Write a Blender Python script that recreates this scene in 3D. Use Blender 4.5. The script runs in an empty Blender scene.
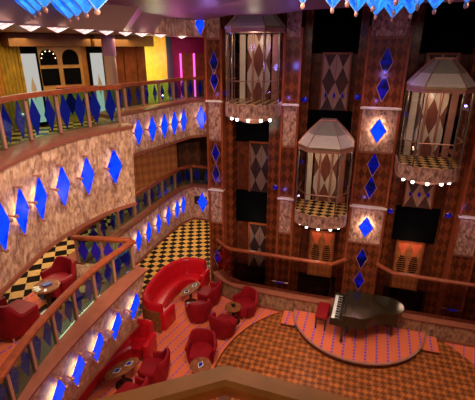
import bpy, bmesh, math, random
from mathutils import Vector, Matrix
random.seed(4)
PI = math.pi
S = bpy.context.scene
COL = S.collection

# ------------------------------------------------------------------ materials
class NT:
    def __init__(s, name):
        s.m = bpy.data.materials.new(name); s.m.use_nodes = True
        s.t = s.m.node_tree; s.t.nodes.clear()
        s.out = s.n('ShaderNodeOutputMaterial')
    def n(s, kind, **kw):
        nd = s.t.nodes.new(kind)
        for k, v in kw.items(): setattr(nd, k, v)
        return nd
    def l(s, a, b): s.t.links.new(a, b)
    def bsdf(s, rough=.5, metal=0, spec=.25):
        b = s.n('ShaderNodeBsdfPrincipled')
        b.inputs['Roughness'].default_value = rough; b.inputs['Metallic'].default_value = metal
        b.inputs['Specular IOR Level'].default_value = spec
        s.l(b.outputs[0], s.out.inputs[0]); s.b = b; return b
    def coord(s): return s.n('ShaderNodeTexCoord').outputs['Object']
    def ramp(s, fac, stops, interp='LINEAR'):
        r = s.n('ShaderNodeValToRGB'); e = r.color_ramp; e.interpolation = interp
        while len(e.elements) < len(stops): e.elements.new(.5)
        for el, (p, c) in zip(e.elements, stops): el.position = p; el.color = (*c, 1)
        s.l(fac, r.inputs[0]); return r.outputs[0]
    def lin(s, vec, rows, z=.5):
        """vector of dot products of the object coordinate with each row"""
        cx = s.n('ShaderNodeCombineXYZ'); cx.inputs[2].default_value = z
        for i, rw in enumerate(rows):
            d = s.n('ShaderNodeVectorMath', operation='DOT_PRODUCT'); d.inputs[1].default_value = rw
            s.l(vec, d.inputs[0]); s.l(d.outputs['Value'], cx.inputs[i])
        return cx.outputs[0]
    def noise(s, vec, scale, detail=3):
        nz = s.n('ShaderNodeTexNoise'); nz.inputs['Scale'].default_value = scale; nz.inputs['Detail'].default_value = detail
        s.l(vec, nz.inputs['Vector']); return nz.outputs[0]
    def mix(s, fac, a, b, mode='MIX'):
        x = s.n('ShaderNodeMix', data_type='RGBA', blend_type=mode)
        for sock, v in ((x.inputs[0], fac), (x.inputs[6], a), (x.inputs[7], b)):
            if hasattr(v, 'is_output'): s.l(v, sock)
            elif isinstance(v, tuple): sock.default_value = (*v, 1)
            else: sock.default_value = v
        return x.outputs[2]

def plain(name, col, rough=.5, metal=0, spec=.25, var=.12, vs=6):
    m = NT(name); b = m.bsdf(rough, metal, spec)
    f = m.noise(m.coord(), vs)
    lo = tuple(c*(1-var) for c in col); hi = tuple(min(1, c*(1+var)) for c in col)
    m.l(m.ramp(f, [(.3, lo), (.7, hi)]), b.inputs['Base Color'])
    return m.m
def emit(name, col, st):
    m = NT(name); e = m.n('ShaderNodeEmission'); e.inputs[0].default_value = (*col, 1); e.inputs[1].default_value = st
    m.l(e.outputs[0], m.out.inputs[0]); return m.m
def onyx(name, cols, scale=13, rough=.3):
    m = NT(name); b = m.bsdf(rough); c = m.coord()
    w = m.n('ShaderNodeVectorMath', operation='MULTIPLY'); w.inputs[1].default_value = (1, 1, .55); m.l(c, w.inputs[0])
    v = m.n('ShaderNodeTexVoronoi'); v.inputs['Scale'].default_value = scale; m.l(w.outputs[0], v.inputs['Vector'])
    sp = m.n('ShaderNodeSeparateColor'); m.l(v.outputs['Color'], sp.inputs[0])
    k = len(cols); a = m.ramp(sp.outputs[0], [(i/k, q) for i, q in enumerate(cols)], 'CONSTANT')
    f = m.noise(w.outputs[0], scale*1.3, 5)
    m.l(m.mix(.5, a, m.ramp(f, [(.38, cols[2]), (.6, cols[1])])), b.inputs['Base Color'])
    return m.m
def argyle(name, c1, c2, w, h, axis='x', rough=.3, var=.25, spec=.35, grain=(30, 30, 2)):
    m = NT(name); b = m.bsdf(rough, 0, spec); c = m.coord()
    u = {'x': (1, 0, 0), 'y': (0, 1, 0)}[axis]; 
    A = (u[0]/w, u[1]/w, 1/h); B = (u[0]/w, u[1]/w, -1/h)
    ck = m.n('ShaderNodeTexChecker'); ck.inputs['Scale'].default_value = 1
    m.l(m.lin(c, [A, B]), ck.inputs[0]); ck.inputs[1].default_value = (*c1, 1); ck.inputs[2].default_value = (*c2, 1)
    g = m.n('ShaderNodeVectorMath', operation='MULTIPLY'); g.inputs[1].default_value = grain; m.l(c, g.inputs[0])
    f = m.ramp(m.noise(g.outputs[0], 1), [(.3, (1-var,)*3), (.7, (1+var*.3,)*3)])
    m.l(m.mix(1.0, ck.outputs[0], f, 'MULTIPLY'), b.inputs['Base Color']); return m.m
def checker(name, c1, c2, size, d, rough=.2):
    m = NT(name); b = m.bsdf(rough); c = m.coord()
    ck = m.n('ShaderNodeTexChecker'); ck.inputs['Scale'].default_value = 1
    m.l(m.lin(c, [(d[0]/size, d[1]/size, 0), (-d[1]/size, d[0]/size, 0)]), ck.inputs[0])
    ck.inputs[2].default_value = (*c2, 1)
    f = m.ramp(m.noise(c, 9, 5), [(.3, tuple(q*.7 for q in c1)), (.7, c1)]); m.l(f, ck.inputs[1])
    m.l(ck.outputs[0], b.inputs['Base Color']); return m.m
def parquet(name):
    m = NT(name); b = m.bsdf(.35); c = m.coord()
    w, h = .17, .17; s = m.lin(c, [(1/w, 1/h, 0), (1/w, -1/h, 0)])
    ck = m.n('ShaderNodeTexChecker'); ck.inputs['Scale'].default_value = 1; m.l(s, ck.inputs[0])
    ck.inputs[1].default_value = (.42, .135, .035, 1); ck.inputs[2].default_value = (.20, .052, .014, 1)
    # alternate rows of blocks are a shade lighter
    ck2 = m.n('ShaderNodeTexChecker'); ck2.inputs['Scale'].default_value = 1
    m.l(m.lin(c, [(1/(2*w), 0, 0), (0, 1/(h), 0)]), ck2.inputs[0])
    ck2.inputs[1].default_value = (1.25, 1.15, 1.0, 1); ck2.inputs[2].default_value = (.8, .8, .8, 1)
    f = m.ramp(m.noise(c, 3, 2), [(.3, (.85,)*3), (.7, (1.1,)*3)])
    m.l(m.mix(1., m.mix(1., ck.outputs[0], ck2.outputs[0], 'MULTIPLY'), f, 'MULTIPLY'), b.inputs['Base Color']); return m.m
def carpet(name, d, pitch, duty=.16):
    """orange red carpet with dashed violet stripes along direction d"""
    m = NT(name); b = m.bsdf(.85, 0, .2); c = m.coord(); nrm = (-d[1]/pitch, d[0]/pitch, 0)
    v = m.lin(c, [nrm, (d[0]/.13, d[1]/.13, 0)])
    sp = m.n('ShaderNodeSeparateXYZ'); m.l(v, sp.inputs[0])
    def frac_lt(s, t):
        f = m.n('ShaderNodeMath', operation='FRACT'); m.l(s, f.inputs[0])
        g = m.n('ShaderNodeMath', operation='LESS_THAN'); m.l(f.outputs[0], g.inputs[0]); g.inputs[1].default_value = t; return g.outputs[0]
    mu = m.n('ShaderNodeMath', operation='MULTIPLY'); m.l(frac_lt(sp.outputs[0], duty), mu.inputs[0]); m.l(frac_lt(sp.outputs[1], .68), mu.inputs[1])
    base = m.ramp(m.noise(c, 40), [(.3, (.70, .13, .045)), (.7, (.88, .21, .085))])
    m.l(m.mix(mu.outputs[0], base, (.20, .08, .45)), b.inputs['Base Color']); return m.m
def glass(name, tint, tfac, rough=.03):
    m = NT(name); t = m.n('ShaderNodeBsdfTransparent'); t.inputs[0].default_value = (*tint, 1)
    g = m.n('ShaderNodeBsdfGlossy'); g.inputs['Roughness'].default_value = rough; g.inputs[0].default_value = (.9, .95, .95, 1)
    lw = m.n('ShaderNodeLayerWeight'); lw.inputs[0].default_value = .25
    mt = m.n('ShaderNodeMath', operation='MULTIPLY_ADD'); m.l(lw.outputs['Fresnel'], mt.inputs[0]); mt.inputs[1].default_value = .3; mt.inputs[2].default_value = tfac
    x = m.n('ShaderNodeMixShader'); m.l(mt.outputs[0], x.inputs[0]); m.l(t.outputs[0], x.inputs[1]); m.l(g.outputs[0], x.inputs[2])
    m.l(x.outputs[0], m.out.inputs[0]); return m.m
def tinted(name, col, mixf):
    """coloured translucent acrylic"""
    m = NT(name); t = m.n('ShaderNodeBsdfTransparent'); t.inputs[0].default_value = (.40, .3, 1, 1)
    b = m.n('ShaderNodeBsdfPrincipled'); b.inputs['Base Color'].default_value = (*col, 1); b.inputs['Roughness'].default_value = .1
    x = m.n('ShaderNodeMixShader'); x.inputs[0].default_value = mixf
    m.l(t.outputs[0], x.inputs[1]); m.l(b.outputs[0], x.inputs[2]); m.l(x.outputs[0], m.out.inputs[0]); return m.m
def bluelit(name, st, cols, scale=5, thresh=(.4, .65)):
    """back-lit blue glass with mottling"""
    m = NT(name); c = m.coord()
    f = m.ramp(m.noise(c, scale, 4), [(thresh[0], cols[0]), (thresh[1], cols[1])])
    e = m.n('ShaderNodeEmission'); e.inputs[1].default_value = st; m.l(f, e.inputs[0])
    g = m.n('ShaderNodeBsdfGlossy'); g.inputs['Roughness'].default_value = .15
    x = m.n('ShaderNodeMixShader'); x.inputs[0].default_value = .06
    m.l(e.outputs[0], x.inputs[1]); m.l(g.outputs[0], x.inputs[2]); m.l(x.outputs[0], m.out.inputs[0]); return m.m

M = {}
M['onyx'] = onyx('pink_onyx', [(.60, .31, .15), (.80, .51, .31), (.28, .125, .07), (.48, .23, .12), (.36, .17, .13)], 13)
M['onyx_dark'] = onyx('brown_onyx', [(.30, .15, .07), (.40, .22, .11), (.12, .05, .03), (.22, .10, .06)], 10)
M['onyx_grey'] = onyx('mauve_onyx', [(.50, .24, .15), (.66, .38, .26), (.15, .06, .04), (.34, .16, .12)], 14)
M['copper'] = plain('copper_cap', (.27, .08, .042), .35, 0, .2)
M['wood'] = plain('polished_mahogany', (.28, .06, .02), .3, spec=.2, var=.25, vs=9)
M['oak'] = plain('polished_teak_rail', (.22, .075, .010), .4, spec=.1, var=.2, vs=8)
M['veneer'] = argyle('argyle_veneer', (.22, .052, .015), (.105, .023, .008), .20, .36, rough=.2)
M['veneer_plain'] = plain('dark_red_veneer', (.12, .028, .012), .22, var=.4, vs=7)
M['veneer_warm'] = argyle('amber_argyle_panel', (.50, .17, .05), (.36, .11, .035), .14, .28)
M['veneer_big'] = argyle('large_argyle_panel', (.26, .09, .04), (.15, .05, .025), .36, .62)
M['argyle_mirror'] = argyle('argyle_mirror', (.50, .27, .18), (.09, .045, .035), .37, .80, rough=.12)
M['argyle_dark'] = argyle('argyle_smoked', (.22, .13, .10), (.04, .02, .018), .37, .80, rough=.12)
M['argyle_car'] = argyle('argyle_car_wall', (.20, .06, .04), (.66, .48, .36), .39, .95, rough=.15)
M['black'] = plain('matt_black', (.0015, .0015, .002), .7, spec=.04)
M['pit'] = plain('dark_well', (.035, .018, .014), .5)
M['carpet'] = carpet('striped_carpet', (math.sin(math.radians(13)), math.cos(math.radians(13))), .27, .13)
M['stage'] = carpet('stage_carpet', (.03, 1), .29, .2)
M['parquet'] = parquet('argyle_parquet')
M['check_mid'] = checker('marble_chequer', (.68, .38, .14), (.012, .009, .007), .275, (.79, .61))
M['check_low'] = checker('marble_chequer_lower', (.52, .24, .06), (.012, .009, .007), .26, (.40, .92))
M['check_small'] = checker('lift_chequer', (.88, .50, .17), (.012, .009, .007), .17, (.72, .7))
M['leather'] = plain('crimson_leather', (.55, .007, .014), .26, spec=.4, var=.1)
M['velvet'] = plain('dark_red_upholstery', (.27, .004, .009), .55, var=.15)
M['gold'] = plain('satin_brass', (.62, .42, .2), .28, .9)
M['post_metal'] = plain('burnished_steel', (.42, .30, .20), .25, .9)
M['chrome'] = plain('chrome', (.75, .72, .7), .15, 1)
M['bronze'] = plain('rose_bronze', (.50, .22, .15), .3, .35)
M['ceil'] = plain('mauve_ceiling', (.21, .085, .165), .45, var=.04, vs=1)
M['soffit'] = plain('taupe_soffit', (.30, .17, .12), .4, var=.06, vs=1)
M['gold_paint'] = plain('gold_paint', (.42, .22, .06), .35, .2)
M['amber_wall'] = plain('amber_wall', (.28, .105, .018), .4, var=.2)
M['yellow_wall'] = plain('yellow_wall', (.92, .86, .07), .5)
M['magenta_wall'] = plain('magenta_wall', (.26, .01, .075), .5)
M['green_wall'] = plain('green_wall', (.06, .36, .16), .4)
M['curtain'] = plain('brown_drape', (.22, .06, .018), .7, var=.3)
M['olive'] = plain('olive_gold_cloth', (.34, .22, .03), .5, var=.3)
M['roof'] = plain('lift_roof_acrylic', (.33, .28, .20), .35, var=.05)
M['roof_low'] = plain('lift_roof_pale_acrylic', (.72, .58, .44), .35, var=.05)
M['dark_gold'] = plain('dark_gold_paint', (.12, .05, .012), .4)
M['white'] = plain('ivory', (.8, .78, .7), .3)
M['piano'] = plain('black_lacquer', (.020, .014, .006), .14, spec=.8)
M['glass'] = glass('clear_glass', (.95, .97, .95), .0)
M['glass_green'] = glass('green_edge_glass', (.66, .90, .82), .0)
M['glass_dark'] = glass('smoked_glass', (.78, .70, .66), .0)
M['purple'] = tinted('violet_acrylic', (.03, .018, .50), .75)
M['blue_lit'] = bluelit('lit_blue_glass', 1.0, [(.0, .008, .55), (.001, .045, .95)], 5, (.33, .5))
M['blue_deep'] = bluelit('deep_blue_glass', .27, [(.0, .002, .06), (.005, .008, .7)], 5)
M['crystal'] = bluelit('crystal_blue', 1.0, [(.0, .04, .75), (.04, .42, 1.0)], 6, (.35, .65))
M['crystal_edge'] = plain('pale_blue_edge', (.35, .6, .9), .2)
M['lamp_warm'] = emit('lamp_warm', (1, .70, .40), 3.2)
M['lamp_halo'] = emit('lamp_halo', (1, .80, .55), 14)
M['lamp_white'] = emit('lamp_white', (1, .90, .80), 5)
M['soffit_lamp'] = NT('dotted_lamp').m
def _dl():
    m = NT('soffit_lamp'); c = m.coord(); v = m.n('ShaderNodeTexVoronoi'); v.inputs['Scale'].default_value = 22; m.l(c, v.inputs['Vector'])
    f = m.ramp(v.outputs['Distance'], [(.2, (1, .93, .86)), (.55, (.55, .30, .28))])
    e = m.n('ShaderNodeEmission'); e.inputs[1].default_value = 1.6; m.l(f, e.inputs[0]); m.l(e.outputs[0], m.out.inputs[0]); return m.m
M['soffit_lamp'] = _dl()
M['lit_panel'] = emit('lit_frosted_panel', (.62, .60, .56), .5)
M['tag_blue'] = plain('navy_card', (.01, .02, .28), .3)
M['table_wood'] = plain('inlaid_table_wood', (.24, .075, .025), .45, spec=.1, var=.4, vs=12)
M['orange_tri'] = plain('orange_reflection', (.75, .13, .05), .4)  # colour of the carpet reflection built onto the lowest doors

# ------------------------------------------------------------------ mesh building
class MB:
    def __init__(s): s.v = []; s.f = []
    def add(s, vs, fs):
        o = len(s.v); s.v += [tuple(v) for v in vs]; s.f += [tuple(i+o for i in f) for f in fs]; return s
    def box(s, c, d, rz=0, bev=0):
        x, y, z = d[0]/2, d[1]/2, d[2]/2; R = Matrix.Rotation(rz, 3, 'Z'); c = Vector(c)
        if bev <= 0:
            vs = [c+R@Vector((a*x, b*y, e*z)) for e in (-1, 1) for a, b in ((-1, -1), (1, -1), (1, 1), (-1, 1))]
            return s.add(vs, [(3, 2, 1, 0), (4, 5, 6, 7), (0, 1, 5, 4), (1, 2, 6, 5), (2, 3, 7, 6), (3, 0, 4, 7)])
        bm = bmesh.new(); bmesh.ops.create_cube(bm, size=1)
        for v in bm.verts: v.co = Vector((v.co.x*d[0], v.co.y*d[1], v.co.z*d[2]))
        bmesh.ops.bevel(bm, geom=bm.edges[:], offset=bev, segments=3, profile=.5, affect='EDGES')
        bm.verts.index_update(); vs = [c+R@v.co for v in bm.verts]; fs = [[v.index for v in f.verts] for f in bm.faces]; bm.free()
        return s.add(vs, fs)
    def prism(s, poly, z0, z1):
        n = len(poly); vs = [(x, y, z0) for x, y in poly]+[(x, y, z1) for x, y in poly]
        a = sum(poly[i][0]*poly[(i+1) % n][1]-poly[(i+1) % n][0]*poly[i][1] for i in range(n))
        fs = [(i, (i+1) % n, n+(i+1) % n, n+i) for i in range(n)]+[tuple(range(n-1, -1, -1)), tuple(range(n, 2*n))]
        if a < 0: fs = [tuple(reversed(f)) for f in fs]
        return s.add(vs, fs)
    def prism_axis(s, poly, O, U, V, N, t):
        """polygon in plane (U,V) at O extruded by t along N"""
        O, U, V, N = map(Vector, (O, U, V, N)); n = len(poly)
        vs = [O+U*a+V*b for a, b in poly]+[O+U*a+V*b+N*t for a, b in poly]
        fs = [(i, (i+1) % n, n+(i+1) % n, n+i) for i in range(n)]+[tuple(range(n-1, -1, -1)), tuple(range(n, 2*n))]
        return s.add(vs, fs)
    def rings(s, rs, closed=True, caps=True):
        """loft through rings of equal point counts"""
        n = len(rs[0]); vs = [p for r in rs for p in r]; fs = []
        for k in range(len(rs)-1):
            for i in range(n if closed else n-1):
                j = (i+1) % n; fs.append((k*n+i, k*n+j, (k+1)*n+j, (k+1)*n+i))
        if caps and closed: fs += [tuple(range(n-1, -1, -1)), tuple((len(rs)-1)*n+i for i in range(n))]
        return s.add(vs, fs)
    def lathe(s, prof, c=(0, 0, 0), n=24):
        c = Vector(c); rs = [[c+Vector((r*math.cos(2*PI*i/n), r*math.sin(2*PI*i/n), z)) for i in range(n)] for r, z in prof]
        return s.rings(rs)
    def tube(s, pts, r, n=8):
        pts = [Vector(p) for p in pts]; rs = []
        for i, p in enumerate(pts):
            d = (pts[min(i+1, len(pts)-1)]-pts[max(i-1, 0)]).normalized()
            a = d.cross(Vector((0, 0, 1)));
            if a.length < 1e-3: a = Vector((1, 0, 0))
            a.normalize(); b = a.cross(d); rr = r[i] if isinstance(r, (list, tuple)) else r
            rs.append([p+a*rr*math.cos(2*PI*k/n)+b*rr*math.sin(2*PI*k/n) for k in range(n)])
        return s.rings(rs)
    def sweep(s, path, sect):
        """sect: list of (offset to the left of travel, z); path: xy points"""
        P = [Vector((p[0], p[1])) for p in path]; rs = []
        for i, p in enumerate(P):
            def dirn(a, b): return (P[b]-P[a]).normalized()
            if i == 0: d = dirn(0, 1); k = 1
            elif i == len(P)-1: d = dirn(i-1, i); k = 1
            else:
                d1, d2 = dirn(i-1, i), dirn(i, i+1); d = (d1+d2).normalized(); k = 1/max(.5, d.dot(d1))
            nrm = Vector((-d.y, d.x))
            rs.append([(p.x+nrm.x*o*k, p.y+nrm.y*o*k, z) for o, z in sect])
        return s.rings(rs)
    def build(s, name, mat, parent=None, smooth=False, loc=None):
        me = bpy.data.meshes.new(name); me.from_pydata(s.v, [], s.f)
        bm = bmesh.new(); bm.from_mesh(me); bmesh.ops.recalc_face_normals(bm, faces=bm.faces[:]); bm.to_mesh(me); bm.free()
        me.materials.append(M[mat] if isinstance(mat, str) else mat)
        if smooth:
            me.polygons.foreach_set('use_smooth', [True]*len(me.polygons)); me.set_sharp_from_angle(angle=math.radians(38))
        o = bpy.data.objects.new(name, me); COL.objects.link(o)
        if parent: o.parent = parent
        if loc: o.location = loc
        return o
def tag(o, label, cat, group=None):
    o['label'] = label; o['category'] = cat
    if group: o['group'] = group
    return o
def struct(o): o['kind'] = 'structure'; return o
def thing(name, label, cat, loc=(0, 0, 0), rz=0, group=None):
    o = bpy.data.objects.new(name, None); COL.objects.link(o); o.location = loc; o.rotation_euler = (0, 0, rz)
    o.empty_display_size = .1
    return tag(o, label, cat, group)
def copy_tree(o, parent=None):
    c = o.copy(); COL.objects.link(c)
    if parent: c.parent = parent
    for ch in list(o.children): copy_tree(ch, c)
    return c
def smoothpath(pts, k=5):
    out = []; n = len(pts)
    for i in range(n-1):
        p0, p1, p2, p3 = pts[max(i-1, 0)], pts[i], pts[i+1], pts[min(i+2, n-1)]
        for j in range(k):
            t = j/k
            out.append(tuple(.5*((2*p1[q])+(-p0[q]+p2[q])*t+(2*p0[q]-5*p1[q]+4*p2[q]-p3[q])*t*t+(-p0[q]+3*p1[q]-3*p2[q]+p3[q])*t**3) for q in (0, 1)))
    return out+[tuple(pts[-1])]
def along(path, s):
    """point and unit direction at arc length s"""
    for a, b in zip(path, path[1:]):
        d = math.dist(a, b)
        if s <= d or b is path[-1]:
            u = ((b[0]-a[0])/d, (b[1]-a[1])/d); return (a[0]+u[0]*s, a[1]+u[1]*s), u
        s -= d
def plen(path): return sum(math.dist(a, b) for a, b in zip(path, path[1:]))
ORD = ['first', 'second', 'third', 'fourth', 'fifth', 'sixth', 'seventh', 'eighth', 'ninth', 'tenth', 'eleventh', 'twelfth']

# ------------------------------------------------------------------ floors and ceiling
struct(MB().prism([(-13, 1.5), (8, 1.5), (8, 10.75), (-4.0, 10.95), (-4.3, 12.0), (-4.3, 20), (-13, 20)], -.3, 0).build('floor', 'carpet'))
struct(MB().prism([(-13, 8.2), (-5.95, 8.75), (-6.0, 10.8), (-5.6, 11.7), (-4.45, 11.8), (-4.35, 12.2), (-4.35, 19.5), (-13, 19.5)], 0, .006).build('floor', 'check_low'))
cx, cy, R = .62, 7.9, 3.57
pq = [(cx+R*math.cos(a), cy+R*math.sin(a)) for a in [i*2*PI/96 for i in range(96)]]
pq = [(x, min(y, 10.58)) for x, y in pq]
struct(MB().prism(pq, 0, .008).build('floor', 'parquet'))
rim = [(cx+R*math.cos(a), cy+R*math.sin(a)) for a in [math.radians(132+i*3) for i in range(62)]]
struct(MB().sweep(rim, [(-.02, .001), (-.02, .014), (.02, .014), (.02, .001)]).build('trim_1', 'veneer_plain'))
struct(MB().prism([(-4.6, 10.9), (8, 10.75), (8, 12.6), (-4.6, 12.6)], -1.9, -1.6).build('floor', 'pit'))

MIDNEAR = smoothpath([(-3.85, 2.2), (-4.0, 3.2), (-4.09, 4.0), (-4.13, 4.9), (-4.14, 6.0), (-4.10, 6.68)])
MIDFAR = smoothpath([(-5.6, 6.5), (-5.6, 9.2), (-5.58, 10.8), (-5.5, 11.8)])+[(-5.3, 12.25), (-4.5, 12.2)]
UPNEAR = smoothpath([(-4.2, 2.6), (-4.62, 4.1), (-4.86, 5.14), (-4.85, 6.13), (-4.72, 6.8), (-4.48, 7.32)])
UPFAR = smoothpath([(-5.62, 8.2), (-5.42, 9.2), (-5.2, 10.1), (-5.02, 11.0), (-4.95, 11.45)])+[(-4.48, 11.85)]
def deck(name, near, far, z0, z1, mat):
    a = [(x-.35, y) for x, y in near]; b = [(x-.3, y) for x, y in far]
    poly = [(-13, near[0][1])]+a+[(far[0][0]-.3, near[-1][1])]+b+[(-4.6, 19.5), (-13, 19.5)]
    return struct(MB().prism(poly, z0, z1).build(name, mat))
deck('floor', MIDNEAR, MIDFAR, 2.72, 3.0, 'check_mid')
deck('floor', UPNEAR, UPFAR, 5.62, 5.95, 'check_mid')
deck('ceiling', UPNEAR, UPFAR, 8.22, 8.6, 'soffit')
# carpet inset on the mid deck by the chairs
struct(MB().prism([(-6.32, 3.0), (-4.5, 3.0), (-4.5, 5.5), (-5.77, 5.48), (-6.3, 5.74)], 3.0, 3.008).build('floor', 'carpet'))
# atrium ceiling slab
CE = [(-5.0, 9.8), (-4.62, 11.3), (-4.3, 11.25), (-3.1, 9.75), (-2.45, 10.2), (-1.75, 9.5), (-1.3, 8.9), (-.5, 8.65), (.5, 8.1), (8, 8.1), (8, -3), (-9, -3), (-9, 9.8)]
struct(MB().prism(CE, 8.6, 9.6).build('ceiling', 'ceil'))

# ------------------------------------------------------------------ outer walls
def pw(px, D):
    t = (px-237.5)/428.; az = math.atan(t)-math.radians(16.7); L = D*math.sqrt(1+t*t); return (L*math.sin(az), L*math.cos(az))
def wallseg(a, b, z0, z1, name, mat, t=.12):
    d = Vector((b[0]-a[0], b[1]-a[1])); n = Vector((-d.y, d.x)).normalized()
    return MB().prism([a, b, (b[0]+n.x*t, b[1]+n.y*t), (a[0]+n.x*t, a[1]+n.y*t)], z0, z1).build(name, mat)
W = [pw(-70, 8), pw(0, 10.2), pw(40, 10.9), pw(83, 11.6), pw(108, 12.2), pw(143, 13.0), pw(166, 13.6), pw(172, 14.6), pw(214, 15.2)]
for i, mt in enumerate(['amber_wall', 'amber_wall', 'amber_wall', 'amber_wall', 'amber_wall', 'yellow_wall', 'green_wall', 'magenta_wall']):
    struct(wallseg(W[i], W[i+1], 5.95, 8.22, 'wall_left', mt))
V = [pw(100, 12.5), pw(134, 13), pw(171, 13.6), pw(173, 14.8), pw(214, 15.2)]
for i, mt in enumerate(['veneer_warm', 'veneer_warm', 'veneer_plain', 'veneer_big']):
    struct(wallseg(V[i], V[i+1], 3.0, 5.62, 'wall_left', mt))
struct(MB().box((-8.7, 19.6, 4.2), (9, .2, 8.4)).build('wall_back', 'amber_wall'))
struct(MB().box((-13.1, 10.5, 4.2), (.2, 18, 8.4)).build('wall_left', 'amber_wall'))
struct(MB().box((2.0, 12.5, 3.9), (12.9, .3, 11.2)).build('wall_back', 'veneer_plain'))
struct(MB().box((-4.42, 15.9, 4.0), (.16, 7.2, 8)).build('wall_right', 'veneer_big'))

# ------------------------------------------------------------------ balconies
def fascia(label, path, zt, zb, lean, mat='onyx', extra=0):
    t = thing('balcony_parapet', label, 'balcony parapet')
    MB().sweep(path, [(.0, zt-.06), (.42, zt-.06), (.42, zb+.05), (lean+.02, zb)]).build('marble_panel', mat, t)
    MB().sweep(path, [(-.05, zt-.07), (-.06, zt-.02), (-.02, zt), (.40, zt+.05), (.44, zt+.03), (.44, zt-.07)]).build('ledge_cap', 'copper', t, True)
    MB().sweep(path, [(lean, zb-.04), (lean, zb+.03), (lean-.035, zb+.03), (lean-.035, zb-.04)]).build('bottom_trim', 'copper', t)
    return t
fascia('pink marble parapet curving along the nearest mid-deck balcony, above the red booth', MIDNEAR, 3.42, 1.84, .36)
fascia('long pink marble parapet of the mid deck running back to the elevator wall', MIDFAR, 3.42, 2.12, .06)
fascia('large curved pink marble parapet of the upper deck at far left', UPNEAR, 6.40, 4.62, .14)
fascia('upper-deck marble parapet beyond the curved one, reaching the elevator wall', UPFAR, 6.40, 5.28, .06)
# end returns where the near balconies jog back
for z0, z1, a, b in ((1.75, 3.36, (-4.5, 6.68), (-5.9, 6.4)), (4.65, 6.34, (-4.85, 7.35), (-5.9, 8.2))):
    struct(wallseg(a, b, z0, z1, 'wall_left', 'onyx', -.1))
# fascia of the deck above
struct(MB().sweep(UPFAR[5:], [(0, 8.18), (0, 8.7), (.3, 8.7), (.3, 8.18)]).build('trim_2', 'onyx'))
struct(MB().sweep([(-4.2, 2.6)]+UPNEAR[4:]+[(-4.9, 8.2), (-5.05, 9.6)], [(0, 8.2), (-.35, 8.62), (.3, 8.62), (.3, 8.2)]).build('trim_3', 'soffit'))

def railing(label, path, zl, zr, pitch, nd=2, first=.08, last=None, dm=.24):
    """hand rail on posts with glass panes and elongated violet diamonds"""
    t = thing('balcony_railing', label, 'railing')
    MB().sweep(path, [(-.055, zr-.07), (-.065, zr-.02), (-.04, zr+.012), (.04, zr+.012), (.065, zr-.02), (.055, zr-.07)]).build('handrail', 'wood', t, True)
    L = plen(path); n = max(1, round((L-2*first)/pitch)); st = (L-2*first)/n
    for i in range(n+1):
        p, u = along(path, min(L-.001, first+i*st))
        MB().box((p[0], p[1], (zl+zr)/2), (.06, .06, zr-zl-.03), math.atan2(u[1], u[0]), .008).build('post', 'bronze', t)
        MB().lathe([(.001, -.0), (.02, .0), (.02, .018), (.012, .03), (.001, .034)], (p[0]-u[1]*-.03, p[1]+u[0]*-.03, zr-.10), 8).build('stud', 'chrome', t)
        if i < n:
            q, _ = along(path, min(L-.002, first+(i+1)*st)); a, b = Vector(p), Vector(q); d = (b-a).normalized(); nn = Vector((-d.y, d.x))
            g0, g1 = a+d*.03, b-d*.03
            MB().prism([tuple(g0-nn*.006), tuple(g1-nn*.006), tuple(g1+nn*.006), tuple(g0+nn*.006)], zl+.02, zr-.05).build('glass_pane', 'glass_green', t)
            for k in range(nd):
                c = a+(b-a)*((k+.5)/nd); h = (zr-zl)/2-.06
                MB().prism_axis([(0, -h), (dm/2, 0), (0, h), (-dm/2, 0)], (c.x+nn.x*.012, c.y+nn.y*.012, (zl+zr)/2-.01), (d.x, d.y, 0), (0, 0, 1), (nn.x, nn.y, 0), .008).build('diamond_plaque', 'purple', t)
    return t
def off(path, o):
    P = [Vector(p) for p in path]; out = []
    for i, p in enumerate(P):
        d = (P[min(i+1, len(P)-1)]-P[max(i-1, 0)]).normalized(); out.append((p.x-d.y*o, p.y+d.x*o))
    return out
railing('curved mahogany handrail with glass and violet diamonds on the nearest mid-deck balcony', smoothpath([(-3.85, 2.3), (-3.97, 2.89), (-4.17, 3.58), (-4.34, 4.58), (-4.39, 5.63), (-4.29, 6.63)]), 3.45, 4.1, .62)
railing('long mahogany handrail with glass panes on the far mid-deck balcony', off(MIDFAR, .1), 3.45, 4.1, .80, 2)
railing('short return handrail closing the corner of the nearest mid-deck balcony', [(-4.36, 6.64), (-5.66, 6.42)], 3.45, 4.1, .66)
railing('curved mahogany handrail with violet diamonds on the upper deck at far left', smoothpath([(-4.5, 2.8), (-4.95, 4.1), (-5.22, 5.2), (-5.13, 6.2), (-4.92, 6.8), (-4.65, 7.28)]), 6.43, 7.19, .62)
railing('short mahogany return handrail behind the end of the curved upper-deck rail', [(-6.36, 7.49), (-5.6, 7.9)], 6.43, 7.10, .8)
railing('mahogany handrail on the upper deck beyond the curved one, leading to the elevator wall', off(UPFAR, .1), 6.43, 7.06, .62, 2, dm=.16)
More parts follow.
